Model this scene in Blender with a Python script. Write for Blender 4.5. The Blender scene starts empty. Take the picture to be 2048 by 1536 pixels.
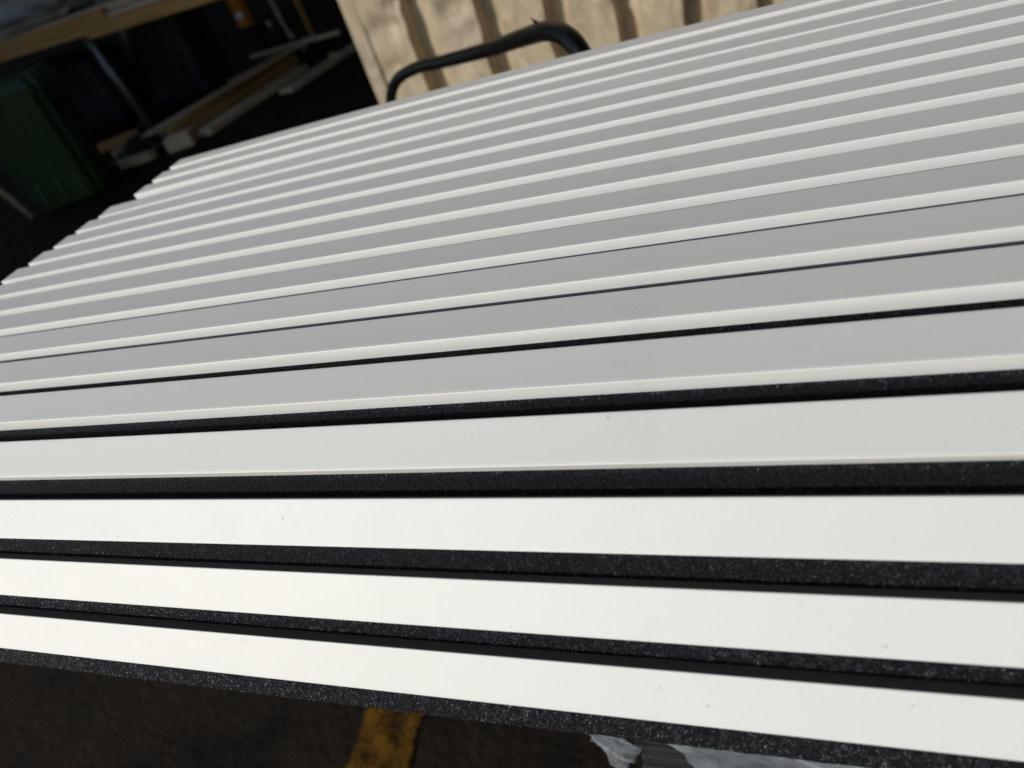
import bpy, bmesh, math, random
import numpy as np
from mathutils import Matrix, Vector, noise

random.seed(7)
rng = np.random.default_rng(7)
S = bpy.context.scene
C = S.collection

# ------------------------------------------------------------------ camera
cam = bpy.data.cameras.new('camera')
cam_o = bpy.data.objects.new('camera', cam)
C.objects.link(cam_o)
R3 = ((0.9330219797, 0.0651425402, 0.3538734730),
      (0.2213784314, 0.6713803992, -0.7072764309),
      (-0.2836574969, 0.7382444101, 0.6119915158))
M4 = Matrix(R3).to_4x4()
M4.translation = Vector((0.80753, -0.09626, 0.22147))
cam_o.matrix_world = M4
cam.sensor_fit = 'HORIZONTAL'
cam.sensor_width = 36.0
cam.lens = 1359.8 / 2048 * 36.0
cam.clip_start = 0.01
cam.clip_end = 1000
cam.dof.use_dof = True
cam.dof.focus_distance = 0.43
cam.dof.aperture_fstop = 6.0
S.camera = cam_o

# ------------------------------------------------------------------ light
SUN_EL, SUN_AZ = math.radians(21.8), math.radians(38.0)     # low sun behind the camera, from the left
to_sun = Vector((-math.sin(SUN_AZ) * math.cos(SUN_EL), -math.cos(SUN_AZ) * math.cos(SUN_EL), math.sin(SUN_EL)))
world = bpy.data.worlds.new('World')
S.world = world
world.use_nodes = True
wn = world.node_tree
wn.nodes.clear()
sky = wn.nodes.new('ShaderNodeTexSky')
sky.sky_type = 'NISHITA'
sky.sun_disc = False
sky.sun_elevation = SUN_EL
sky.sun_rotation = math.atan2(to_sun.x, to_sun.y)
sky.air_density = 1.0
sky.dust_density = 0.6
bg = wn.nodes.new('ShaderNodeBackground')
bg.inputs['Strength'].default_value = 0.10
wo = wn.nodes.new('ShaderNodeOutputWorld')
wn.links.new(sky.outputs[0], bg.inputs[0])
wn.links.new(bg.outputs[0], wo.inputs[0])
sl = bpy.data.lights.new('sun', 'SUN')
sl.energy = 2.72
sl.angle = math.radians(0.53)
sl.color = (1.0, 0.987, 0.96)
so = bpy.data.objects.new('sun', sl)
so.rotation_euler = (-to_sun).to_track_quat('-Z', 'Y').to_euler()
so.location = (-4, -6, 4)
C.objects.link(so)
S.render.engine = 'CYCLES'
S.view_settings.view_transform = 'Standard'
S.view_settings.look = 'None'
S.view_settings.exposure = 0.0
S.view_settings.gamma = 1.0
S.view_settings.use_curve_mapping = False

FLOOR = -0.8


# ------------------------------------------------------------------ materials
def mat(name, col, rough=0.6, spec=0.5, var=0.0, scale=20.0, bump=0.0, bscale=80.0, col2=None, metal=0.0, stretch=(1, 1, 1),
        sheen=0.0, lo=0.35, hi=0.65):
    m = bpy.data.materials.new(name)
    m.use_nodes = True
    nt = m.node_tree
    b = nt.nodes['Principled BSDF']
    b.inputs['Base Color'].default_value = (*col, 1)
    b.inputs['Roughness'].default_value = rough
    b.inputs['Specular IOR Level'].default_value = spec
    b.inputs['Metallic'].default_value = metal
    if sheen:
        b.inputs['Sheen Weight'].default_value = sheen
        b.inputs['Sheen Roughness'].default_value = 0.4
    tc = nt.nodes.new('ShaderNodeTexCoord')
    mp = nt.nodes.new('ShaderNodeMapping')
    mp.inputs['Scale'].default_value = stretch
    nt.links.new(tc.outputs['Object'], mp.inputs[0])
    if var or col2:
        n = nt.nodes.new('ShaderNodeTexNoise')
        n.inputs['Scale'].default_value = scale
        n.inputs['Detail'].default_value = 6
        n.inputs['Roughness'].default_value = 0.6
        nt.links.new(mp.outputs[0], n.inputs['Vector'])
        r = nt.nodes.new('ShaderNodeValToRGB')
        c2 = col2 or tuple(c * (1 - var) for c in col)
        r.color_ramp.elements[0].position = lo
        r.color_ramp.elements[1].position = hi
        r.color_ramp.elements[0].color = (*c2, 1)
        r.color_ramp.elements[1].color = (*col, 1)
        nt.links.new(n.outputs['Fac'], r.inputs[0])
        nt.links.new(r.outputs[0], b.inputs['Base Color'])
    if bump:
        n2 = nt.nodes.new('ShaderNodeTexNoise')
        n2.inputs['Scale'].default_value = bscale
        n2.inputs['Detail'].default_value = 5
        nt.links.new(mp.outputs[0], n2.inputs['Vector'])
        bp = nt.nodes.new('ShaderNodeBump')
        bp.inputs['Strength'].default_value = 1.0
        bp.inputs['Distance'].default_value = bump
        nt.links.new(n2.outputs['Fac'], bp.inputs['Height'])
        nt.links.new(bp.outputs[0], b.inputs['Normal'])
    return m


def slat_material():
    m = mat('slat_white', (0.80, 0.785, 0.735), rough=0.42, spec=0.5, bump=0.00004, bscale=900, metal=0.16)   # satin pearl foil
    nt = m.node_tree
    b = nt.nodes['Principled BSDF']
    tc = nt.nodes['Texture Coordinate']
    # faint handling smudges and a slightly uneven gloss
    n = nt.nodes.new('ShaderNodeTexNoise')
    n.inputs['Scale'].default_value = 9
    n.inputs['Detail'].default_value = 8
    n.inputs['Roughness'].default_value = 0.65
    n.inputs['Distortion'].default_value = 0.8
    nt.links.new(tc.outputs['Object'], n.inputs['Vector'])
    r = nt.nodes.new('ShaderNodeValToRGB')
    r.color_ramp.elements[0].position = 0.24
    r.color_ramp.elements[0].color = (0.72, 0.70, 0.63, 1)
    r.color_ramp.elements[1].position = 0.42
    r.color_ramp.elements[1].color = (0.80, 0.785, 0.735, 1)
    nt.links.new(n.outputs['Fac'], r.inputs[0])
    nt.links.new(r.outputs[0], b.inputs['Base Color'])
    mr = nt.nodes.new('ShaderNodeMapRange')
    mr.inputs['To Min'].default_value = 0.64
    mr.inputs['To Max'].default_value = 0.78
    nt.links.new(n.outputs['Fac'], mr.inputs[0])
    nt.links.new(mr.outputs[0], b.inputs['Roughness'])
    return m


def felt_material():
    m = mat('felt_black', (0.012, 0.0125, 0.014), rough=0.85, spec=0.15, var=0.85, scale=700, bump=0.0016, bscale=500, sheen=0.03)
    return m


def film_material():
    m = bpy.data.materials.new('plastic_film')
    m.use_nodes = True
    nt = m.node_tree
    nt.nodes.clear()
    o = nt.nodes.new('ShaderNodeOutputMaterial')
    tr = nt.nodes.new('ShaderNodeBsdfTransparent')
    tr.inputs[0].default_value = (0.9, 0.92, 0.94, 1)
    pr = nt.nodes.new('ShaderNodeBsdfPrincipled')
    pr.inputs['Base Color'].default_value = (0.62, 0.66, 0.70, 1)
    pr.inputs['Roughness'].default_value = 0.12
    mx = nt.nodes.new('ShaderNodeMixShader')
    tc = nt.nodes.new('ShaderNodeTexCoord')
    n = nt.nodes.new('ShaderNodeTexNoise')
    n.inputs['Scale'].default_value = 30
    n.inputs['Detail'].default_value = 6
    nt.links.new(tc.outputs['Object'], n.inputs['Vector'])
    mr = nt.nodes.new('ShaderNodeMapRange')
    mr.inputs['From Min'].default_value = 0.3
    mr.inputs['From Max'].default_value = 0.7
    mr.inputs['To Min'].default_value = 0.12
    mr.inputs['To Max'].default_value = 0.36
    nt.links.new(n.outputs['Fac'], mr.inputs[0])
    nt.links.new(mr.outputs[0], mx.inputs[0])
    nt.links.new(tr.outputs[0], mx.inputs[1])
    nt.links.new(pr.outputs[0], mx.inputs[2])
    nt.links.new(mx.outputs[0], o.inputs[0])
    return m


def floor_material():
    m = mat('floor_dark', (0.024, 0.017, 0.009), rough=0.9, spec=0.12, scale=7, col2=(0.010, 0.008, 0.006), bump=0.004, bscale=60)
    return m


def paint_material():
    # worn yellow line: wear shows the floor through ragged holes
    m = mat('yellow_paint', (0.19, 0.085, 0.006), rough=0.8, spec=0.15, var=0.7, scale=14, bump=0.001, bscale=120)
    nt = m.node_tree
    b = nt.nodes['Principled BSDF']
    o = nt.nodes['Material Output']
    tc = nt.nodes['Texture Coordinate']
    n = nt.nodes.new('ShaderNodeTexNoise')
    n.inputs['Scale'].default_value = 26
    n.inputs['Detail'].default_value = 10
    n.inputs['Roughness'].default_value = 0.72
    nt.links.new(tc.outputs['Object'], n.inputs['Vector'])
    # ragged worn edges: distance from the centre of the line, broken up by the noise
    sx = nt.nodes.new('ShaderNodeSeparateXYZ')
    nt.links.new(tc.outputs['Object'], sx.inputs[0])
    m1 = nt.nodes.new('ShaderNodeMath'); m1.operation = 'SUBTRACT'; m1.inputs[1].default_value = 0.203
    nt.links.new(sx.outputs[0], m1.inputs[0])
    m2 = nt.nodes.new('ShaderNodeMath'); m2.operation = 'ABSOLUTE'
    nt.links.new(m1.outputs[0], m2.inputs[0])
    m3 = nt.nodes.new('ShaderNodeMapRange')
    m3.inputs['From Min'].default_value = 0.046; m3.inputs['From Max'].default_value = 0.058
    m3.inputs['To Min'].default_value = 0.0; m3.inputs['To Max'].default_value = 0.30
    nt.links.new(m2.outputs[0], m3.inputs[0])
    m4 = nt.nodes.new('ShaderNodeMath'); m4.operation = 'SUBTRACT'
    nt.links.new(n.outputs['Fac'], m4.inputs[0]); nt.links.new(m3.outputs[0], m4.inputs[1])
    r = nt.nodes.new('ShaderNodeValToRGB')
    r.color_ramp.elements[0].position = 0.32
    r.color_ramp.elements[1].position = 0.56
    nt.links.new(m4.outputs[0], r.inputs[0])
    tr = nt.nodes.new('ShaderNodeBsdfTransparent')
    mx = nt.nodes.new('ShaderNodeMixShader')
    nt.links.new(r.outputs[0], mx.inputs[0])
    nt.links.new(tr.outputs[0], mx.inputs[1])
    nt.links.new(b.outputs[0], mx.inputs[2])
    nt.links.new(mx.outputs[0], o.inputs[0])
    return m


def container_material():
    m = mat('container_tan', (0.42, 0.325, 0.20), rough=0.6, spec=0.4, scale=7, col2=(0.28, 0.21, 0.135), bump=0.0015, bscale=30,
            stretch=(1, 1, 0.45), lo=0.36, hi=0.58)
    nt = m.node_tree
    b = nt.nodes['Principled BSDF']
    tc = nt.nodes['Texture Coordinate']
    base = b.inputs['Base Color'].links[0].from_socket
    n = nt.nodes.new('ShaderNodeTexNoise')
    n.inputs['Scale'].default_value = 11
    n.inputs['Detail'].default_value = 9
    n.inputs['Roughness'].default_value = 0.7
    n.inputs['Distortion'].default_value = 1.2
    nt.links.new(tc.outputs['Object'], n.inputs['Vector'])
    r = nt.nodes.new('ShaderNodeValToRGB')
    r.color_ramp.elements[0].position = 0.60
    r.color_ramp.elements[1].position = 0.70
    nt.links.new(n.outputs['Fac'], r.inputs[0])
    mx = nt.nodes.new('ShaderNodeMix')
    mx.data_type = 'RGBA'
    nt.links.new(r.outputs[0], mx.inputs['Factor'])
    nt.links.new(base, mx.inputs['A'])
    mx.inputs['B'].default_value = (0.10, 0.055, 0.03, 1)
    # chalky worn patches and scrapes
    n3 = nt.nodes.new('ShaderNodeTexNoise')
    n3.inputs['Scale'].default_value = 6.5
    n3.inputs['Detail'].default_value = 10
    n3.inputs['Roughness'].default_value = 0.75
    n3.inputs['Distortion'].default_value = 2.0
    mp3 = nt.nodes.new('ShaderNodeMapping')
    mp3.inputs['Location'].default_value = (3.1, 1.7, 0.4)
    mp3.inputs['Scale'].default_value = (1.4, 1.0, 0.8)
    nt.links.new(tc.outputs['Object'], mp3.inputs[0])
    nt.links.new(mp3.outputs[0], n3.inputs['Vector'])
    r3 = nt.nodes.new('ShaderNodeValToRGB')
    r3.color_ramp.elements[0].position = 0.38
    r3.color_ramp.elements[1].position = 0.72
    nt.links.new(n3.outputs['Fac'], r3.inputs[0])
    mx3 = nt.nodes.new('ShaderNodeMix')
    mx3.data_type = 'RGBA'
    nt.links.new(r3.outputs[0], mx3.inputs['Factor'])
    nt.links.new(mx.outputs['Result'], mx3.inputs['A'])
    mx3.inputs['B'].default_value = (0.56, 0.47, 0.33, 1)
    nt.links.new(mx3.outputs['Result'], b.inputs['Base Color'])
    return m


M = {
    'slat': slat_material(),
    'felt': felt_material(),
    'back_shade': mat('slat_back_shade', (0.10, 0.098, 0.09), rough=0.6, spec=0.3),  # dark tone standing in for shade on the slat backs
    'fibre': mat('felt_fibre', (0.15, 0.155, 0.17), rough=0.36, spec=0.7, col2=(0.006, 0.006, 0.008), scale=260, lo=0.45, hi=0.62),
    'lint': mat('lint', (0.05, 0.05, 0.05), rough=0.8),
    'floor': floor_material(),
    'paint': paint_material(),
    'container': container_material(),
    'blacktube': mat('black_tube', (0.003, 0.003, 0.003), rough=0.38, spec=0.35, bump=0.0004, bscale=90),
    'tape': mat('grey_tape', (0.10, 0.10, 0.09), rough=0.5),
    'boardblack': mat('board_black', (0.018, 0.020, 0.021), rough=0.5, spec=0.5, bump=0.0003, bscale=200),
    'film': film_material(),
    'timber': mat('timber', (0.52, 0.30, 0.11), rough=0.7, scale=6, col2=(0.34, 0.17, 0.05), stretch=(0.3, 6, 6), bump=0.001, bscale=20),
    'oldtimber': mat('old_timber', (0.60, 0.49, 0.35), rough=0.8, scale=6, col2=(0.40, 0.31, 0.21), stretch=(0.3, 6, 6), bump=0.002, bscale=20),
    'bin': mat('bin_green', (0.010, 0.048, 0.005), rough=0.5, var=0.3, scale=6),
    'rubber': mat('rubber', (0.015, 0.015, 0.015), rough=0.8),
    'steel': mat('dull_steel', (0.35, 0.35, 0.36), rough=0.45, metal=0.8, var=0.4, scale=12),
    'tarp': mat('tarp_navy', (0.014, 0.017, 0.028), rough=0.55, var=0.4, scale=5, bump=0.01, bscale=6),
    'sack': mat('sack_grey', (0.42, 0.40, 0.37), rough=0.8, var=0.4, scale=4, bump=0.01, bscale=8),
    'orange': mat('orange_plastic', (0.62, 0.22, 0.02), rough=0.4, var=0.2, scale=8),
    'label': mat('paper_label', (0.75, 0.76, 0.80), rough=0.6),
    'red': mat('red_plastic', (0.35, 0.03, 0.02), rough=0.5),
    'wall': mat('workshop_wall', (0.014, 0.013, 0.013), rough=0.9, var=0.4, scale=3, bump=0.003, bscale=25),
    'concrete': mat('concrete', (0.30, 0.26, 0.21), rough=0.9, var=0.4, scale=8, bump=0.003, bscale=40),
}


# ------------------------------------------------------------------ helpers
def tag(o, label=None, cat=None, group=None, kind=None):
    if label: o['label'] = label
    if cat: o['category'] = cat
    if group: o['group'] = group
    if kind: o['kind'] = kind
    return o


def thing(name, loc, label, cat, group=None):
    o = bpy.data.objects.new(name, None)
    o.empty_display_size = 0.1
    o.location = loc
    C.objects.link(o)
    return tag(o, label, cat, group)


def link(name, me, m, parent=None, loc=None, rot=None):
    o = bpy.data.objects.new(name, me)
    if m is not None and not me.materials:
        me.materials.append(m)
    C.objects.link(o)
    if parent is not None:
        o.parent = parent
    if loc is not None:
        o.location = loc
    if rot is not None:
        o.rotation_euler = rot
    return o


def pydata(name, v, f, smooth=False):
    me = bpy.data.meshes.new(name)
    me.from_pydata(v, [], f)
    if smooth:
        me.polygons.foreach_set('use_smooth', [True] * len(me.polygons))
    me.update()
    return me


def box_mesh(name, sx, sy, sz, bevel=0.0, seg=2, cuts=0, jitter=0.0, base=True):
    bm = bmesh.new()
    bmesh.ops.create_cube(bm, size=1)
    for v in bm.verts:
        v.co = Vector((v.co.x * sx, v.co.y * sy, (v.co.z + (0.5 if base else 0)) * sz))
    if cuts:
        bmesh.ops.subdivide_edges(bm, edges=bm.edges[:], cuts=cuts, use_grid_fill=True)
    if bevel:
        es = [e for e in bm.edges if len(e.link_faces) == 2 and e.calc_face_angle(0) > 0.5]
        bmesh.ops.bevel(bm, geom=es, offset=bevel, segments=seg, affect='EDGES', profile=0.5)
    if jitter:
        for v in bm.verts:
            q = v.co * 5 + Vector((random.random(),) * 3) * 0.2
            v.co += noise.noise_vector(q) * jitter
    me = bpy.data.meshes.new(name)
    bm.to_mesh(me)
    bm.free()
    return me


def tube_mesh(name, pts, radii, seg=14, caps=True):
    pts = [Vector(p) for p in pts]
    v, f = [], []
    n = len(pts)
    up = None
    for i, p in enumerate(pts):
        t = (pts[min(i + 1, n - 1)] - pts[max(i - 1, 0)]).normalized()
        if up is None:
            up = t.orthogonal().normalized()
        up = (up - t * up.dot(t)).normalized()
        s = t.cross(up)
        r = radii[i] if hasattr(radii, '__len__') else radii
        for k in range(seg):
            a = 2 * math.pi * k / seg
            v.append(p + up * math.cos(a) * r + s * math.sin(a) * r)
    for i in range(n - 1):
        for k in range(seg):
            a, b = i * seg + k, i * seg + (k + 1) % seg
            f.append((a, b, b + seg, a + seg))
    if caps:
        f.append(tuple(range(seg))[::-1])
        f.append(tuple((n - 1) * seg + k for k in range(seg)))
    return pydata(name, v, f, True)


def smooth_path(pts, sub=8):
    out = []
    P = [Vector(p) for p in pts]
    for i in range(len(P) - 1):
        p0, p1, p2, p3 = P[max(i - 1, 0)], P[i], P[i + 1], P[min(i + 2, len(P) - 1)]
        for k in range(sub):
            t = k / sub
            out.append(0.5 * ((2 * p1) + (p2 - p0) * t + (2 * p0 - 5 * p1 + 4 * p2 - p3) * t * t + (3 * p1 - p0 - 3 * p2 + p3) * t ** 3))
    out.append(P[-1])
    return out


# ------------------------------------------------------------------ ground
floor = link('ground', pydata('ground', [(-200, -200, FLOOR), (200, -200, FLOOR), (200, 200, FLOOR), (-200, 200, FLOOR)], [(0, 1, 2, 3)]), M['floor'])
tag(floor, kind='structure')
ln = link('floor_marking', pydata('floor_marking', [(0.138, -2.0, FLOOR + .004), (0.268, -2.0, FLOOR + .004), (0.268, 2.6, FLOOR + .004), (0.138, 2.6, FLOOR + .004)], [(0, 1, 2, 3)]), M['paint'])
tag(ln, kind='structure')

# ------------------------------------------------------------------ the slatted panel
PITCH, W, H = 0.04, 0.02664, 0.01007
GAP = PITCH - W
TH = [0.98741, 0.93433, 0.78885, 0.49557, 0.20074, 0.08721, 0.05928] + [0.0] * 8
FELT_T = 0.009
MARGIN = 0.018
LEN = 2.4


def sag(x, y=0.56):
    # the free left end of the flexible panel hangs and twists a little: far slats dip, near slats rise
    k = (min(max(y, 0.05), 0.56) - 0.05) / 0.51
    # slat order runs almost linearly with y
    c = 0.00888 + (-0.02135 - 0.00888) * SLAT_K(y)
    return c * (min(x, 1.3) - 0.938) ** 2


def profile():
    B = [None] * 15
    for s in range(8, 16):
        B[s - 1] = ((s - 1) * PITCH, 0.0)
    for s in range(7, 0, -1):
        am = (TH[s - 1] + TH[s]) / 2
        bb = (B[s][0] - GAP * math.cos(am), B[s][1] - GAP * math.sin(am))
        B[s - 1] = (bb[0] - W * math.cos(TH[s - 1]), bb[1] - W * math.sin(TH[s - 1]))
    return B


BOT = profile()
_ky = [b[0] + 0.45 * W * math.cos(t) for b, t in zip(BOT, TH)]


def SLAT_K(y):
    return float(np.interp(y, _ky, [i / 14 for i in range(15)]))




def slat_section(r=0.0006):
    # outline in slat space: u along the width (0 = edge facing the camera), n = height; small rounded arrises
    pts = [(0.0002, 0.0)]
    for k in range(5):
        a = math.pi - k * math.pi / 8
        pts.append((r + r * math.cos(a), H - r + r * math.sin(a)))
    pts += [(W * 0.10, H), (W * 0.80, H), (W * 0.83, H + 0.00004), (W * 0.95, H + 0.0001)]
    for k in range(5):
        a = math.pi / 2 - k * math.pi / 8
        pts.append((W - r + r * math.cos(a), H + 0.0001 - r + r * math.sin(a)))
    pts.append((W - 0.0002, 0.0))
    return pts


SEC = slat_section()
XS = list(np.linspace(0, 0.5, 17)) + list(np.linspace(0.6, LEN, 19))


def slat_mesh(theta, seed, x0=0.0, length=LEN, yy=0.56):
    ct, st = math.cos(theta), math.sin(theta)
    v, f = [], []
    n = len(SEC)
    xs = [x for x in XS if x <= length]
    if xs[-1] < length:
        xs.append(length)
    rr = random.Random(seed)
    ph = rr.random() * 6
    for x in xs:
        dzx = sag(x + x0, yy) + 0.00022 * math.sin(x * 4.3 + ph)
        dyx = 0.00025 * math.sin(x * 3.1 + ph * 2)
        for (u, h) in SEC:
            v.append((x, u * ct - h * st + dyx, u * st + h * ct + dzx))
    for i in range(len(xs) - 1):
        for k in range(n):
            a, b = i * n + k, i * n + (k + 1) % n
            f.append((a, b, b + n, a + n)[::-1])
    f.append(tuple(range(n)))
    f.append(tuple((len(xs) - 1) * n + k for k in range(n))[::-1])
    me = pydata('slat', v, f, True)
    # sharp ends and underside
    import bmesh as _b
    bm = _b.new()
    bm.from_mesh(me)
    _b.ops.recalc_face_normals(bm, faces=bm.faces)
    for e in bm.edges:
        if len(e.link_faces) == 2 and e.calc_face_angle(0) > 0.55:
            e.smooth = False
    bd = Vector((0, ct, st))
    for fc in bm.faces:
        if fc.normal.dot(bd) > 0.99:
            fc.material_index = 1          # shade painted on the far long edge as a dark colour
    bm.to_mesh(me)
    bm.free()
    me.materials.append(M['slat'])
    me.materials.append(M['back_shade'])
    return me


def felt_mesh(line, x0, x1, step=0.004, y0=0.0):
    """line: list of (y, z) of the upper surface, front to back"""
    xm = min(1.34, x1 - 0.01)
    xs = list(np.arange(x0, xm, step)) + list(np.linspace(xm, x1, 12))
    L = [Vector((0, a, b)) for a, b in line]
    m = len(L)
    nrm = []
    for i in range(m):
        t = (L[min(i + 1, m - 1)] - L[max(i - 1, 0)]).normalized()
        nrm.append(Vector((0, -t.z, t.y)))
    v, f = [], []
    for x in xs:
        e = (noise.noise(Vector((x * 160, 0, 0))) * 0.0007 + noise.noise(Vector((x * 700, 3, 0))) * 0.0005)
        for i in range(m):
            o = Vector((0, 0, 0))
            if i == 0:
                o = (L[1] - L[0]).normalized() * e
            p = L[i] + o
            v.append((x, p.y, p.z + sag(x, y0 + L[i].y)))
        for i in range(m - 1, -1, -1):
            p = L[i] - nrm[i] * FELT_T
            if i == 0:
                p = p + (L[1] - L[0]).normalized() * (e * 0.7 + 0.0006)
            v.append((x, p.y, p.z + sag(x, y0 + L[i].y)))
    n = 2 * m
    for i in range(len(xs) - 1):
        for k in range(n):
            a, b = i * n + k, i * n + (k + 1) % n
            f.append((a, b, b + n, a + n)[::-1])
    f.append(tuple(range(n)))
    f.append(tuple((len(xs) - 1) * n + k for k in range(n))[::-1])
    me = pydata('felt', v, f, False)
    bm = bmesh.new()
    bm.from_mesh(me)
    bmesh.ops.recalc_face_normals(bm, faces=bm.faces)
    bm.to_mesh(me)
    bm.free()
    return me


def felt_line():
    line = []
    c, s = math.cos(TH[0]), math.sin(TH[0])
    y, z = BOT[0]
    for k in range(4):
        q = MARGIN * (1 - k / 3)
        line.append((y - q * c, z - q * s))
    for i in range(15):
        c, s = math.cos(TH[i]), math.sin(TH[i])
        y, z = BOT[i]
        if i:
            line.append((y, z))
        yb, zb = y + W * c, z + W * s
        line.append((yb, zb))
        if i < 14:
            y2, z2 = BOT[i + 1]
            c2, s2 = math.cos(TH[i + 1]), math.sin(TH[i + 1])
            for t in (0.33, 0.67):      # hermite through the gap
                h00 = 2 * t ** 3 - 3 * t ** 2 + 1; h10 = t ** 3 - 2 * t ** 2 + t; h01 = -2 * t ** 3 + 3 * t ** 2; h11 = t ** 3 - t ** 2
                line.append((h00 * yb + h10 * GAP * c + h01 * y2 + h11 * GAP * c2, h00 * zb + h10 * GAP * s + h01 * z2 + h11 * GAP * s2))
    line.append((line[-1][0] + 0.006, line[-1][1]))
    return line


def fibres(name, strips, count, x0, x1, lmin=0.0007, lmax=0.0024, wid=0.000055, edge=None):
    """short curved hairs lying on the felt strips; strips = list of ((y,z),(y,z))"""
    v, f = [], []
    A = np.array([[*a, *b] for a, b in strips])
    ln_ = np.hypot(A[:, 2] - A[:, 0], A[:, 3] - A[:, 1])
    pick = rng.choice(len(strips), size=count, p=ln_ / ln_.sum())
    u = rng.random(count)
    # more hairs where the camera is close
    x = x0 + (x1 - x0) * rng.random(count)
    for i in range(count):
        k = pick[i]
        y = A[k, 0] + (A[k, 2] - A[k, 0]) * u[i]
        z = A[k, 1] + (A[k, 3] - A[k, 1]) * u[i]
        t = Vector((0, A[k, 2] - A[k, 0], A[k, 3] - A[k, 1])).normalized()
        n = Vector((0, -t.z, t.y))
        ang = rng.normal(0.9, 0.9)
        d = (Vector((1, 0, 0)) * math.cos(ang) + t * math.sin(ang))
        L = lmin + (lmax - lmin) * rng.random()
        lift = rng.random() * 0.0005 + 0.00005
        side = d.cross(n).normalized()
        tilt = rng.normal(0, 0.5)
        side = (side + n * tilt).normalized() * (wid * (0.6 + 0.8 * rng.random()))
        bend = d.cross(n) * rng.normal(0, 0.25) * L
        p = Vector((x[i], y, z + sag(x[i], y)))
        p0, p1, p2 = p - d * L / 2 - n * 0.0001, p + n * lift + bend, p + d * L / 2 - n * 0.0001 + n * lift * rng.random()
        b = len(v)
        v += [p0 - side, p0 + side, p1 - side, p1 + side, p2]
        f += [(b, b + 1, b + 3, b + 2), (b + 2, b + 3, b + 4)]
    if edge:
        (y, z), c, s, cnt = edge
        for i in range(cnt):
            xx = x0 + (x1 - x0) * rng.random()
            L = 0.0006 + 0.0016 * rng.random() ** 2
            q = Vector((xx, y, z + sag(xx, y)))
            t = Vector((0, c, s)); n = Vector((0, -s, c))
            p = q + t * 0.0012 * rng.random() - n * FELT_T * rng.random() * 0.5
            d = (-t + Vector((1, 0, 0)) * rng.normal(0, .7) + n * rng.normal(-.1, .4)).normalized()
            side = d.cross(n).normalized() * wid * 0.9
            b = len(v)
            v += [p - side, p + side, p + d * L * .6 - side * .8, p + d * L * .6 + side * .8, p + d * L + n * rng.normal(0, .0003)]
            f += [(b, b + 1, b + 3, b + 2), (b + 2, b + 3, b + 4)]
    return pydata(name, [tuple(q) for q in v], f)


panel = thing('slat_panel', (0, 0, 0), 'wide white fifteen-slat panel on black felt, its near edge drooping in front', 'wall panel', 'slatted wall panels')
for i in range(15):
    th = TH[i] if i < 14 else 0.04
    o = link('slat', slat_mesh(th, i, yy=_ky[i]), M['slat'], panel, (0.0012 * math.sin(i * 2.3), BOT[i][0], BOT[i][1]))
fl = felt_line()
felt = link('felt_backing', felt_mesh(fl, 0.002, LEN - 0.002), M['felt'], panel)
strips = [((BOT[0][0] - MARGIN * math.cos(TH[0]), BOT[0][1] - MARGIN * math.sin(TH[0])), BOT[0])]
strips_in = []
for i in range(6):
    a = (BOT[i][0] + W * math.cos(TH[i]), BOT[i][1] + W * math.sin(TH[i]))
    strips.append((a, BOT[i + 1]))
fib = link('felt_fibres', fibres('felt_fibres', strips, 190000, 0.1, 1.35,
                                 edge=(strips[0][0], math.cos(TH[0]), math.sin(TH[0]), 6000)), M['fibre'], panel)
tag(fib, kind='stuff')

# narrow offcut of the same panel lying behind, set back to the right
OFF_L = 1.36
strip = thing('slat_panel', (0.020, 0.6145, -0.0004), 'narrow three-slat offcut of white panel lying behind the wide one', 'wall panel', 'slatted wall panels')
strip.rotation_euler = (0, 0, -0.021)
for k in range(3):
    link('slat', slat_mesh(0.0, 40 + k, 0.02, OFF_L), M['slat'], strip, (0.0, 0.0405 * k, 0.0))
bl = [(-0.004, 0.0), (0.04, 0.0), (0.08, 0.0), (0.0405 * 2 + W + 0.0005, 0.0)]
link('felt_backing', felt_mesh(bl, 0.002, OFF_L - 0.002, y0=0.6), M['felt'], strip)

# lint and specks lying on the slats
v, f = [], []
for i in range(90):
    s = min(14, int(rng.random() ** 1.3 * 11))
    x = 0.15 + 1.15 * rng.random()
    th = TH[s]
    u = W * (0.06 + 0.86 * rng.random())
    ct, st = math.cos(th), math.sin(th)
    t = Vector((0, ct, st)); n = Vector((0, -st, ct))
    p = Vector((x, BOT[s][0], BOT[s][1] + sag(x, _ky[s]))) + t * u + n * (H + 0.00032)
    a = rng.random() * 6.28
    L = 0.0003 + 0.0021 * rng.random() ** 2.2
    d = Vector((1, 0, 0)) * math.cos(a) + t * math.sin(a)
    e = d.cross(n)
    w_ = 0.00007
    k_ = rng.normal(0, 0.5) * L
    P = [p - d * L / 2, p + e * k_, p + d * L / 2]
    b = len(v)
    for q in P:
        v += [tuple(q - e * w_), tuple(q + e * w_), tuple(q + n * w_ * 1.5)]
    for j in range(2):
        c0 = b + 3 * j
        for q in range(3):
            f.append((c0 + q, c0 + (q + 1) % 3, c0 + 3 + (q + 1) % 3, c0 + 3 + q))
    f += [(b, b + 2, b + 1), (b + 6, b + 7, b + 8)]
lint = link('lint', pydata('lint', v, f), M['lint'])
tag(lint, 'specks of dark felt lint scattered over the white slats', 'lint', kind='stuff')

# ------------------------------------------------------------------ bundle of black boards under the panel, wrapped in film
YF = 0.163
bundle = thing('board_bundle', (0.66, YF, -0.62), 'bundle of black ribbed boards in clear film beneath the slatted panel', 'board bundle')
LAY = 0.0105
bme = box_mesh('black_board', 2.4, 0.56, LAY - 0.0012, bevel=0.0028, seg=2)
nl = int((0.62 - 0.025) / LAY)
for k in range(nl):
    o = link('black_board', bme, M['boardblack'], bundle, (1.2 + random.uniform(-.002, .003), 0.28 + random.uniform(0, .0035), k * LAY))


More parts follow.
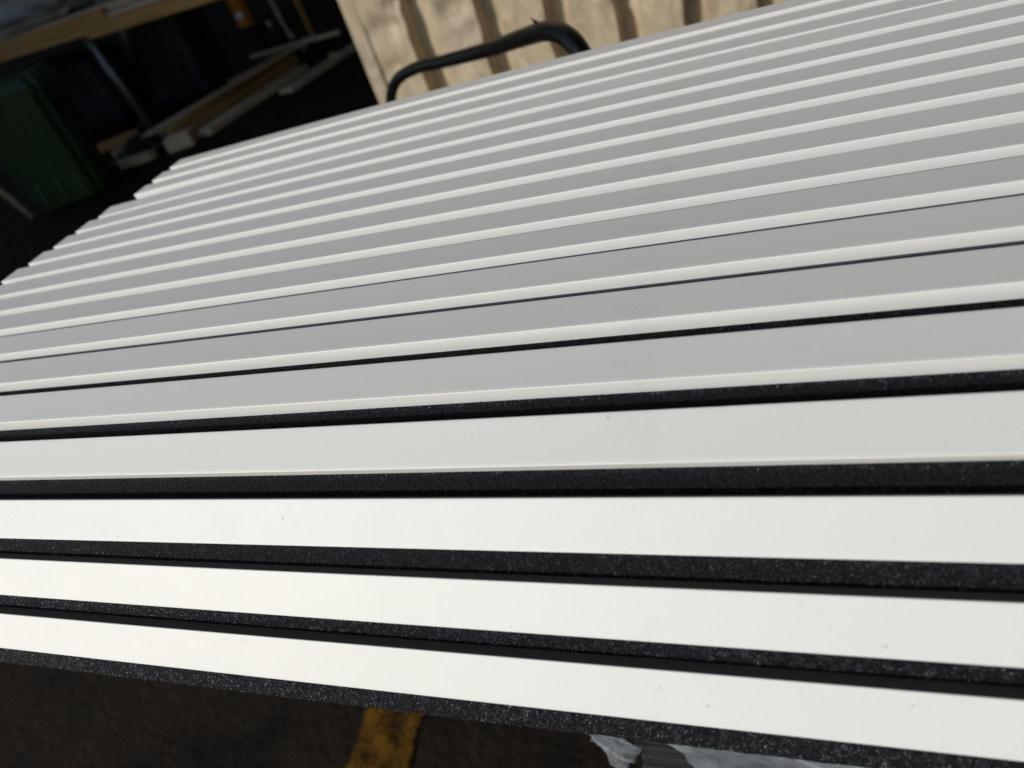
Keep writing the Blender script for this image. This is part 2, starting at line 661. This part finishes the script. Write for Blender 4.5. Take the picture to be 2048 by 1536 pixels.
def film_mesh(name, fn, nu, nv):
    v, f = [], []
    for j in range(nv + 1):
        for i in range(nu + 1):
            v.append(fn(i / nu, j / nv))
    for j in range(nv):
        for i in range(nu):
            a = j * (nu + 1) + i
            f.append((a, a + 1, a + nu + 2, a + nu + 1))
    return pydata(name, v, f, True)


def folds(x, z):
    q = x * 0.62 + z * 0.78
    s = noise.noise(Vector((q * 30, z * 4, 1.0)))
    s2 = noise.noise(Vector((q * 85, z * 16, 5.0)))
    s3 = noise.noise(Vector((x * 120, z * 150, 9.0)))
    return -(1 - abs(s) * 2.2) ** 2 * 0.006 - (1 - abs(s2)) ** 3 * 0.005 - abs(s3) * 0.0016


def film_front(u, w):
    z = -0.03 - w * 0.56
    xl = 0.712 + (-0.462 - z) * 0.30
    x = xl + u * (1.9 - xl)
    return (x - 0.66, -0.006 + folds(x, z), z + 0.62)


ff = link('plastic_film', film_mesh('plastic_film', film_front, 380, 130), M['film'], bundle)


def film_corner(u, w):
    # loose triangular flap over the left end of the stack
    z = -0.40 - w * 0.16
    right = 0.675 + (-0.459 - z) * 0.55 if z > -0.459 else 0.675 - (-0.459 - z) * 0.47
    left = 0.627 + max(0, (-0.459 - z)) * 0.20 + 0.008 * noise.noise(Vector((z * 60, 0, 2)))
    x = left + (right - left) * u
    return (x - 0.66, -0.005 - 0.012 * u * (1 - u) + folds(x * 1.5, z) * 0.8, z + 0.62)


link('plastic_film', film_mesh('plastic_film_corner', film_corner, 50, 80), M['film'], bundle)
for k, bx in enumerate((1.05, 2.65)):
    o = link('timber_bearer', box_mesh('timber_bearer', 0.09, 0.75, 0.18, 0.004), M['oldtimber'], None, (bx, YF + 0.28, FLOOR))
    tag(o, ('nearer' if k == 0 else 'farther') + ' rough timber bearer under the bundle of black boards', 'timber', 'bearers under the bundle')

# ------------------------------------------------------------------ trolley with a black hoop handle behind the panel
trolley = thing('trolley', (0.62, 1.4, FLOOR), 'black tubular hoop handle of a low trolley rising behind the slats', 'trolley')
hp = [(0.640, 0.83, -0.62), (0.632, 0.832, -0.30), (0.624, 0.838, -0.14), (0.611, 0.850, -0.060), (0.588, 0.884, -0.022), (0.545, 0.95, -0.018), (0.480, 1.05, -0.040),
      (0.340, 1.255, -0.092), (0.170, 1.43, -0.133), (0.050, 1.54, -0.158), (-0.040, 1.605, -0.190), (-0.090, 1.63, -0.240), (-0.110, 1.635, -0.32), (-0.116, 1.63, -0.45), (-0.118, 1.63, -0.62)]
hp = [(a - 0.62, b - 1.4, c - FLOOR) for a, b, c in hp]
hs = smooth_path(hp, 8)
link('handle', tube_mesh('handle', hs, 0.0140, 18), M['blacktube'], trolley)
fl_ = pydata('tape_end', [(0, 0, 0), (0.006, 0.004, 0), (-0.002, 0.002, 0.007), (-0.006, 0.004, 0.011), (0.002, 0.006, 0), (0.007, 0.008, 0), (-0.001, 0.006, 0.007)],
             [(0, 1, 2), (0, 2, 3), (4, 6, 5), (4, 3, 6), (0, 4, 5, 1), (1, 5, 6, 2), (0, 3, 4), (2, 6, 3)])
link('tape_end', fl_, M['blacktube'], trolley, (0.515 - 0.62, 0.99 - 1.4, -0.014 - FLOOR))
dd = Vector((0.735, 0.678, 0))
a0, b0 = Vector((0.66, 0.80, -0.62)), Vector((-0.14, 1.66, -0.62))
off = Vector((0.62, 1.4, FLOOR))
dv = [a0, b0, b0 + dd * 0.55, a0 + dd * 0.55]
dv = [q - off for q in dv]
v = [tuple(q - Vector((0, 0, .035))) for q in dv] + [tuple(q) for q in dv]
link('deck', pydata('deck', v, [(3, 2, 1, 0), (4, 5, 6, 7), (0, 1, 5, 4), (1, 2, 6, 5), (2, 3, 7, 6), (3, 0, 4, 7)]), M['oldtimber'], trolley)
wm = tube_mesh('wheel', [(-0.02, 0, 0), (0.02, 0, 0)], 0.06, 20)
for q in dv:
    ctr = (dv[0] + dv[2]) / 2
    p = q + (ctr - q) * 0.15
    w = link('castor', wm, M['rubber'], trolley, (p.x, p.y, 0.06))
    link('fork', box_mesh('fork', 0.055, 0.05, 0.02, 0.003), M['steel'], w, (0, 0, 0.065))

# ------------------------------------------------------------------ steel container behind
YC = 3.0
cont = thing('shipping_container', (1.5, YC, FLOOR), 'dented tan corrugated steel container wall standing behind the panel', 'container')
starts = [-0.796, -0.455, -0.138, 0.139, 0.419, 0.69]
while starts[-1] < 5.0:
    starts.append(starts[-1] + 0.28)
ends = [-0.601, -0.274, 0.023, 0.311, 0.575]
prof = []
DEP = 0.085
for i, s in enumerate(starts):
    e = ends[i] if i < len(ends) else s + 0.165
    nx = starts[i + 1] if i + 1 < len(starts) else s + 0.28
    gapw = nx - e
    for t in np.linspace(0, 1, 9):
        prof.append((s + (e - s) * t, 0.0))
    prof += [(e + gapw * .05, DEP * .6), (e + gapw * .09, DEP)]
    for t in np.linspace(0.18, 0.72, 6):
        prof.append((e + gapw * t, DEP))
    prof += [(e + gapw * .80, DEP), (e + gapw * .93, DEP * .4)]
zs = list(np.linspace(-0.68, 0.25, 78)) + list(np.linspace(0.3, 1.7, 10))
v, f = [], []
rr = random.Random(3)
dents = [(-0.69, -0.30, .085, .05), (-0.36, -0.30, .08, .045), (-0.05, -0.27, .07, .05), (0.22, -0.34, .08, .04), (0.02, -0.18, .06, .06), (-0.62, -0.22, .05, .045),
         (-0.28, -0.40, .06, .02), (0.50, -0.42, .07, .03), (-0.7, -0.47, .06, .03), (0.33, -0.45, .05, .03)]
for z in zs:
    for (x, y) in prof:
        dyy, dxx = 0.0, 0.0
        for (dx_, dz_, r, a) in dents:
            d2 = ((x - dx_) / r) ** 2 + ((z - dz_) / (r * 0.75)) ** 2
            g = math.exp(-d2 * 1.6)
            dyy += a * g * 0.6
            dxx += (x - dx_) * g * 0.35
        nn = noise.noise(Vector((x * 4, z * 4, 0.3))) * 0.008 + noise.noise(Vector((x * 13, z * 11, 2.3))) * 0.003
        wob = noise.noise(Vector((x * 2.0, z * 7, 7))) * 0.014
        v.append((x + dxx + wob - 1.5, min(y + dyy, 0.10) + nn, z - FLOOR))
n = len(prof)
for j in range(len(zs) - 1):
    for i in range(n - 1):
        a = j * n + i
        f.append((a, a + 1, a + n + 1, a + n))
sh = pydata('corrugated_sheet', v, f, False)
link('corrugated_sheet', sh, M['container'], cont)
x_end = prof[-1][0]
post = box_mesh('corner_post', 0.075, 0.14, 2.52, 0.008, 2)
link('corner_post', post, M['container'], cont, (-0.796 - 0.032 - 1.5, 0.062, 0.0))
link('corner_post', post, M['container'], cont, (x_end + 0.035 - 1.5, 0.062, 0.0))
rail = box_mesh('bottom_rail', x_end + 0.796, 0.12, 0.09, 0.006, 2)
link('bottom_rail', rail, M['container'], cont, ((x_end - 0.796) / 2 - 1.5, 0.062, 0.03))
rail2 = box_mesh('top_rail', x_end + 0.796, 0.12, 0.10, 0.006, 2)
link('top_rail', rail2, M['container'], cont, ((x_end - 0.796) / 2 - 1.5, 0.058, 2.42))
link('end_wall', box_mesh('end_wall', 0.04, 2.2, 2.4, 0.004), M['container'], cont, (-0.82 - 1.5, 1.2, 0.06))
link('roof_sheet', box_mesh('roof_sheet', x_end + 0.86, 2.3, 0.03, 0.004), M['container'], cont, ((x_end - 0.80) / 2 - 1.5, 1.2, 2.525))
link('floor_pad', box_mesh('floor_pad', 0.3, 0.3, 0.06, 0.004), M['oldtimber'], cont, (-2.1, 0.25, 0.0))
link('sticker', box_mesh('sticker', 0.05, 0.003, 0.05, 0), M['orange'], cont, (1.055 - 1.5, -0.016, -0.54 - FLOOR + 0.02))

# ------------------------------------------------------------------ dark workshop on the left: unseen walls and roofs added to block sun and sky
FY = -1.25          # front line of the added wall and roof: left open to the right of x = -4


def slab(name, x0, x1, y0, y1, z0, z1, m):
    o = link(name, box_mesh(name, x1 - x0, y1 - y0, z1 - z0), m, None, ((x0 + x1) / 2, (y0 + y1) / 2, z0))
    return o


# an added unseen wall keeps the sun off the yard at the left; added roofs block sky over the panel, the container and the camera
tag(slab('sun_blocker_wall', -26.0, -4.4, FY, FY + 0.2, FLOOR, 5.2, M['wall']), kind='structure')
tag(slab('workshop_wall_back', -16.0, 7.0, 9.0, 9.2, FLOOR, 3.7, M['wall']), kind='structure')
tag(slab('sky_blocker_right', 7.0, 7.2, FY, 9.2, FLOOR, 3.7, M['wall']), kind='structure')  # unseen side wall added to darken the interior
tag(slab('sky_blocker_back', -16.0, -2.2, 4.6, 9.2, 3.7, 3.85, M['wall']), kind='structure')  # added slab, cuts the sky reflected in the slat tops
tag(slab('sky_blocker_roof', -2.2, 7.2, FY, 9.2, 3.7, 3.85, M['wall']), kind='structure')

# workbench
bench = thing('workbench', (-4.2, 4.5, FLOOR), 'timber-edged workbench on thin metal legs in the dark workshop', 'workbench')
for k in range(4):
    link('plank', box_mesh('plank', 2.9, 0.19, 0.045, 0.004), M['oldtimber'], bench, (0.2, -0.2 + 0.2 * k, 0.845))
link('front_beam', box_mesh('front_beam', 2.1, 0.06, 0.12, 0.006), M['timber'], bench, (-0.01, -0.335, 0.775), (0, 0.018, 0))
link('edge_batten', box_mesh('edge_batten', 1.35, 0.07, 0.085, 0.005), M['timber'], bench, (1.58, -0.41, 0.725), (0, 0.02, 0.02))
link('edge_block', box_mesh('edge_block', 0.5, 0.07, 0.10, 0.005), M['oldtimber'], bench, (1.32, -0.335, 0.74))
for x, y in ((-1.1, -0.28), (0.76, -0.28), (-1.1, 0.35), (0.1, 0.35)):
    if True:
        l = link('leg', tube_mesh('leg', [(0.04, 0, 0), (-0.04, 0, 0.82)], 0.02, 10), M['steel'], bench, (x, y, 0.0))
        link('foot', box_mesh('foot', 0.09, 0.09, 0.012), M['steel'], l, (0.04, 0, 0))

for (x, sx, sz, lab) in ((-3.98, 0.80, 0.40, 'pale grey lumpy sack lying on the workbench'), (-3.12, 0.5, 0.3, 'smaller grey sack at the right of the workbench')):
    sk = box_mesh('sack', sx, 0.5, sz, 0.12, 3, cuts=3, jitter=0.06)
    sk.polygons.foreach_set('use_smooth', [True] * len(sk.polygons))
    tag(link('sack', sk, M['sack'], None, (x, 4.55, 0.075)), lab, 'sack')

for (x, y, sx, sy, sz, lab) in ((-3.62, 5.15, 0.55, 0.5, 0.76, 'tall navy tarpaulin bag standing beside the timber pile'),
                                (-4.45, 4.95, 0.7, 0.5, 0.6, 'squat navy tarpaulin bag under the workbench')):
    b_ = box_mesh('tarpaulin_bag', sx, sy, sz, 0.1, 3, cuts=3, jitter=0.06)
    b_.polygons.foreach_set('use_smooth', [True] * len(b_.polygons))
    tag(link('tarpaulin_bag', b_, M['tarp'], None, (x, y, FLOOR + 0.03)), lab, 'bag', 'tarpaulin bags')

# wheeled bin: tapered body, rim, lid, axle and wheels
wbin = thing('wheeled_bin', (-3.34, 3.28, FLOOR), 'dark green wheeled rubbish bin in front of the workbench', 'bin')
wbin.rotation_euler = (0, 0, 0.55)
wbin.scale = (1.0, 1.0, 0.86)


def tapered(name, w0, d0, w1, d1, h, bev):
    bm = bmesh.new()
    bmesh.ops.create_cube(bm, size=1)
    for q in bm.verts:
        top = q.co.z > 0
        q.co = Vector((q.co.x * (w1 if top else w0), q.co.y * (d1 if top else d0), h if top else 0))
    bmesh.ops.bevel(bm, geom=[e for e in bm.edges if abs(e.verts[0].co.z - e.verts[1].co.z) > h * .5], offset=bev, segments=3, affect='EDGES')
    me = bpy.data.meshes.new(name)
    bm.to_mesh(me)
    bm.free()
    return me


link('body', tapered('body', 0.40, 0.40, 0.50, 0.54, 0.72, 0.05), M['bin'], wbin, (0, 0, 0.03))
link('rim', tapered('rim', 0.53, 0.57, 0.54, 0.58, 0.05, 0.04), M['bin'], wbin, (0, 0, 0.74))
link('lid', tapered('lid', 0.54, 0.60, 0.46, 0.50, 0.06, 0.04), M['bin'], wbin, (0, 0, 0.792))
link('lid_handle', tube_mesh('lid_handle', [(-0.2, 0.33, 0.80), (0.2, 0.33, 0.80)], 0.015, 8), M['bin'], wbin)
wh = tube_mesh('bin_wheel', [(-0.02, 0, 0), (0.02, 0, 0)], 0.09, 20)
for s_ in (-1, 1):
    w = link('wheel', wh, M['rubber'], wbin, (0.21 * s_, 0.2, 0.09))
    link('hub', tube_mesh('hub', [(-0.024, 0, 0), (0.024, 0, 0)], 0.03, 12), M['steel'], w)
for k in range(3):
    link('rib', box_mesh('rib', 0.02, 0.008, 0.6, 0.003), M['bin'], wbin, (-0.12 + 0.12 * k, -0.228, 0.08), (-0.085, 0, 0))

# leaning stick in front of the bin
A_, B_ = Vector((-3.52, 3.02, FLOOR + 0.02)), Vector((-3.62, 2.98, -0.40))
o = link('timber_stick', tube_mesh('timber_stick', [A_ - A_, (B_ - A_) * 2.0], 0.026, 4), M['oldtimber'], None, A_)
tag(o, 'pale brown stick leaning up at the left in front of the green bin', 'timber')


# timber lying on the workshop floor
def plank(name, p0, p1, w, h, z, m, label, grp='loose planks on the workshop floor', roll=0.0):
    p0, p1 = Vector((*p0, z)), Vector((*p1, z))
    d = p1 - p0
    me = box_mesh(name, d.length, w, h, 0.004)
    for q in me.vertices:
        q.co += Vector((0, 0.006 * math.sin(q.co.x * 3), 0))
    o = link(name, me, m, None, (p0 + p1) / 2, (roll, 0, math.atan2(d.y, d.x)))
    return tag(o, label, 'timber', grp)


plank('timber_plank', (-3.50, 4.05), (-3.18, 6.1), 0.10, 0.05, FLOOR, M['timber'], 'leftmost long plank lying on the floor beside the navy bag')
plank('timber_plank', (-3.22, 3.95), (-3.17, 5.9), 0.08, 0.07, FLOOR, M['oldtimber'], 'greyish long plank second from the left on the workshop floor')
plank('timber_plank', (-3.02, 3.95), (-2.98, 5.7), 0.045, 0.11, FLOOR, M['timber'], 'thin plank on edge in the middle of the floor pile')
plank('timber_plank', (-2.76, 3.95), (-2.56, 5.15), 0.13, 0.045, FLOOR, M['oldtimber'], 'short broad plank at the right of the floor pile')
plank('timber_plank', (-3.30, 5.62), (-2.34, 5.55), 0.045, 0.03, FLOOR + 0.115, M['oldtimber'], 'crosswise batten lying over the far ends of the planks')
plank('timber_plank', (-2.40, 4.55), (-2.10, 5.9), 0.15, 0.03, FLOOR, M['oldtimber'], 'wide pale board lying nearest the container')
plank('timber_plank', (-4.12, 4.15), (-3.75, 4.42), 0.08, 0.06, FLOOR, M['timber'], 'short timber offcut lying behind the green bin')
plank('timber_plank', (-3.50, 3.66), (-3.05, 3.72), 0.08, 0.05, FLOOR, M['oldtimber'], 'second timber offcut lying between the bin and the planks')
plank('timber_plank', (-3.30, 3.98), (-2.92, 6.0), 0.03, 0.03, FLOOR + 0.071, M['oldtimber'], 'thin pale lath lying slantwise on top of the planks')
plank('timber_plank', (-2.90, 3.98), (-2.80, 5.5), 0.035, 0.07, FLOOR, M['timber'], 'narrow brown lath to the left of the short broad plank')
plank('timber_plank', (-3.12, 3.86), (-2.70, 5.75), 0.06, 0.025, FLOOR + 0.112, M['oldtimber'], 'long pale board lying slantwise on top of the floor pile')
plank('timber_plank', (-3.66, 4.0), (-3.40, 5.0), 0.07, 0.04, FLOOR, M['oldtimber'], 'pale batten lying between the bench leg and the leftmost plank')
blk = box_mesh('timber_block', 0.19, 0.15, 0.09, 0.01)
tag(link('timber_block', blk, M['oldtimber'], None, (-2.86, 3.83, FLOOR), (0, 0, 0.4)), 'stubby timber block at the near end of the floor planks', 'timber')

# clutter at the back
hose = thing('hose_coil', (-3.28, 3.92, FLOOR), 'dark coiled hose by the workbench leg', 'hose')
for k, (rad, zz) in enumerate(((0.14, 0.02), (0.125, 0.045), (0.13, 0.07), (0.11, 0.09))):
    pts = [(rad * math.cos(a) + 0.01 * math.sin(3 * a + k), rad * math.sin(a), zz + 0.01 * math.sin(2 * a + k)) for a in np.linspace(0, 2 * math.pi, 33)]
    link('loop', tube_mesh('loop', pts, 0.013, 8, False), M['rubber'], hose)
for (x_, y_, z_, l_, rz_, lab_) in ((-3.15, 4.35, 0.071, 0.24, 0.5, 'small wood scrap lying on the near end of the plank pile'),
                               (-3.0, 5.0, 0.111, 0.3, 1.1, 'longer wood scrap lying across the middle of the plank pile'),
                               (-2.26, 5.2, 0.031, 0.2, 2.4, 'wood scrap lying on the wide pale board')):
    o = link('wood_scrap', box_mesh('wood_scrap', l_, 0.05, 0.02, 0.003), M['oldtimber'], None, (x_, y_, FLOOR + z_), (0, 0, rz_))
    tag(o, lab_, 'wood scrap', 'wood scraps on the planks')
can = thing('orange_canister', (-3.42, 5.95, -0.47), 'orange canister with a white label on a stand in the dark workshop', 'canister')
link('body', tapered('canister_body', 0.14, 0.12, 0.13, 0.11, 0.26, 0.025), M['orange'], can)
link('label', box_mesh('label', 0.07, 0.004, 0.05), M['label'], can, (0.01, -0.064, 0.07))
link('spout', tube_mesh('spout', [(0, 0, 0.26), (0.02, 0, 0.31)], 0.02, 10), M['rubber'], can)
link('carry_handle', tube_mesh('carry_handle', smooth_path([(-.05, 0, .26), (-.05, 0, .30), (-.01, 0, .31), (-.005, 0, .26)], 5), 0.009, 8), M['orange'], can)
tag(link('stand', box_mesh('stand', 0.3, 0.3, 0.33, 0.006), M['wall'], None, (-3.45, 6.0, FLOOR)), 'dark low box carrying the orange canister', 'box')


def pole(p0, p1, r, m, label):
    p0, p1 = Vector(p0), Vector(p1)
    o = link('pole', tube_mesh('pole', [Vector((0, 0, 0)), p1 - p0], r, 8), m, None, p0)
    return tag(o, label, 'pole', 'poles leaning at the back of the workshop')


pole((-3.08, 6.0, FLOOR), (-3.36, 6.3, 0.5), 0.022, M['oldtimber'], 'leftmost leaning pole beside the orange canister')
pole((-2.92, 6.1, FLOOR), (-3.12, 6.4, 0.5), 0.028, M['timber'], 'thicker brown leaning pole nearest the container')
for (x, y, z, r, lab) in ((-3.20, 5.95, -0.52, 0.03, 'upper shiny metal tin by the poles'), (-3.02, 5.93, -0.65, 0.03, 'lower shiny metal tin by the poles'),
                          (-2.9, 5.85, -0.75, 0.035, 'shiny metal tin standing on the floor by the poles')):
    t = thing('metal_tin', (x, y, z - 0.05), lab, 'tin', 'metal tins')
    link('body', tube_mesh('tin_body', [(0, 0, 0), (0, 0, 0.08)], r, 16), M['steel'], t)
    link('lid', tube_mesh('tin_lid', [(0, 0, 0.08), (0, 0, 0.09)], r * 1.06, 16), M['steel'], t)
tag(link('shelf_block', box_mesh('shelf_block', 0.14, 0.14, 0.23, 0.004), M['wall'], None, (-3.20, 5.97, FLOOR)), 'dark block under the upper metal tin', 'box')
tag(link('shelf_block', box_mesh('shelf_block', 0.12, 0.12, 0.10, 0.004), M['wall'], None, (-3.02, 5.95, FLOOR)), 'dark block under the lower metal tin', 'box')
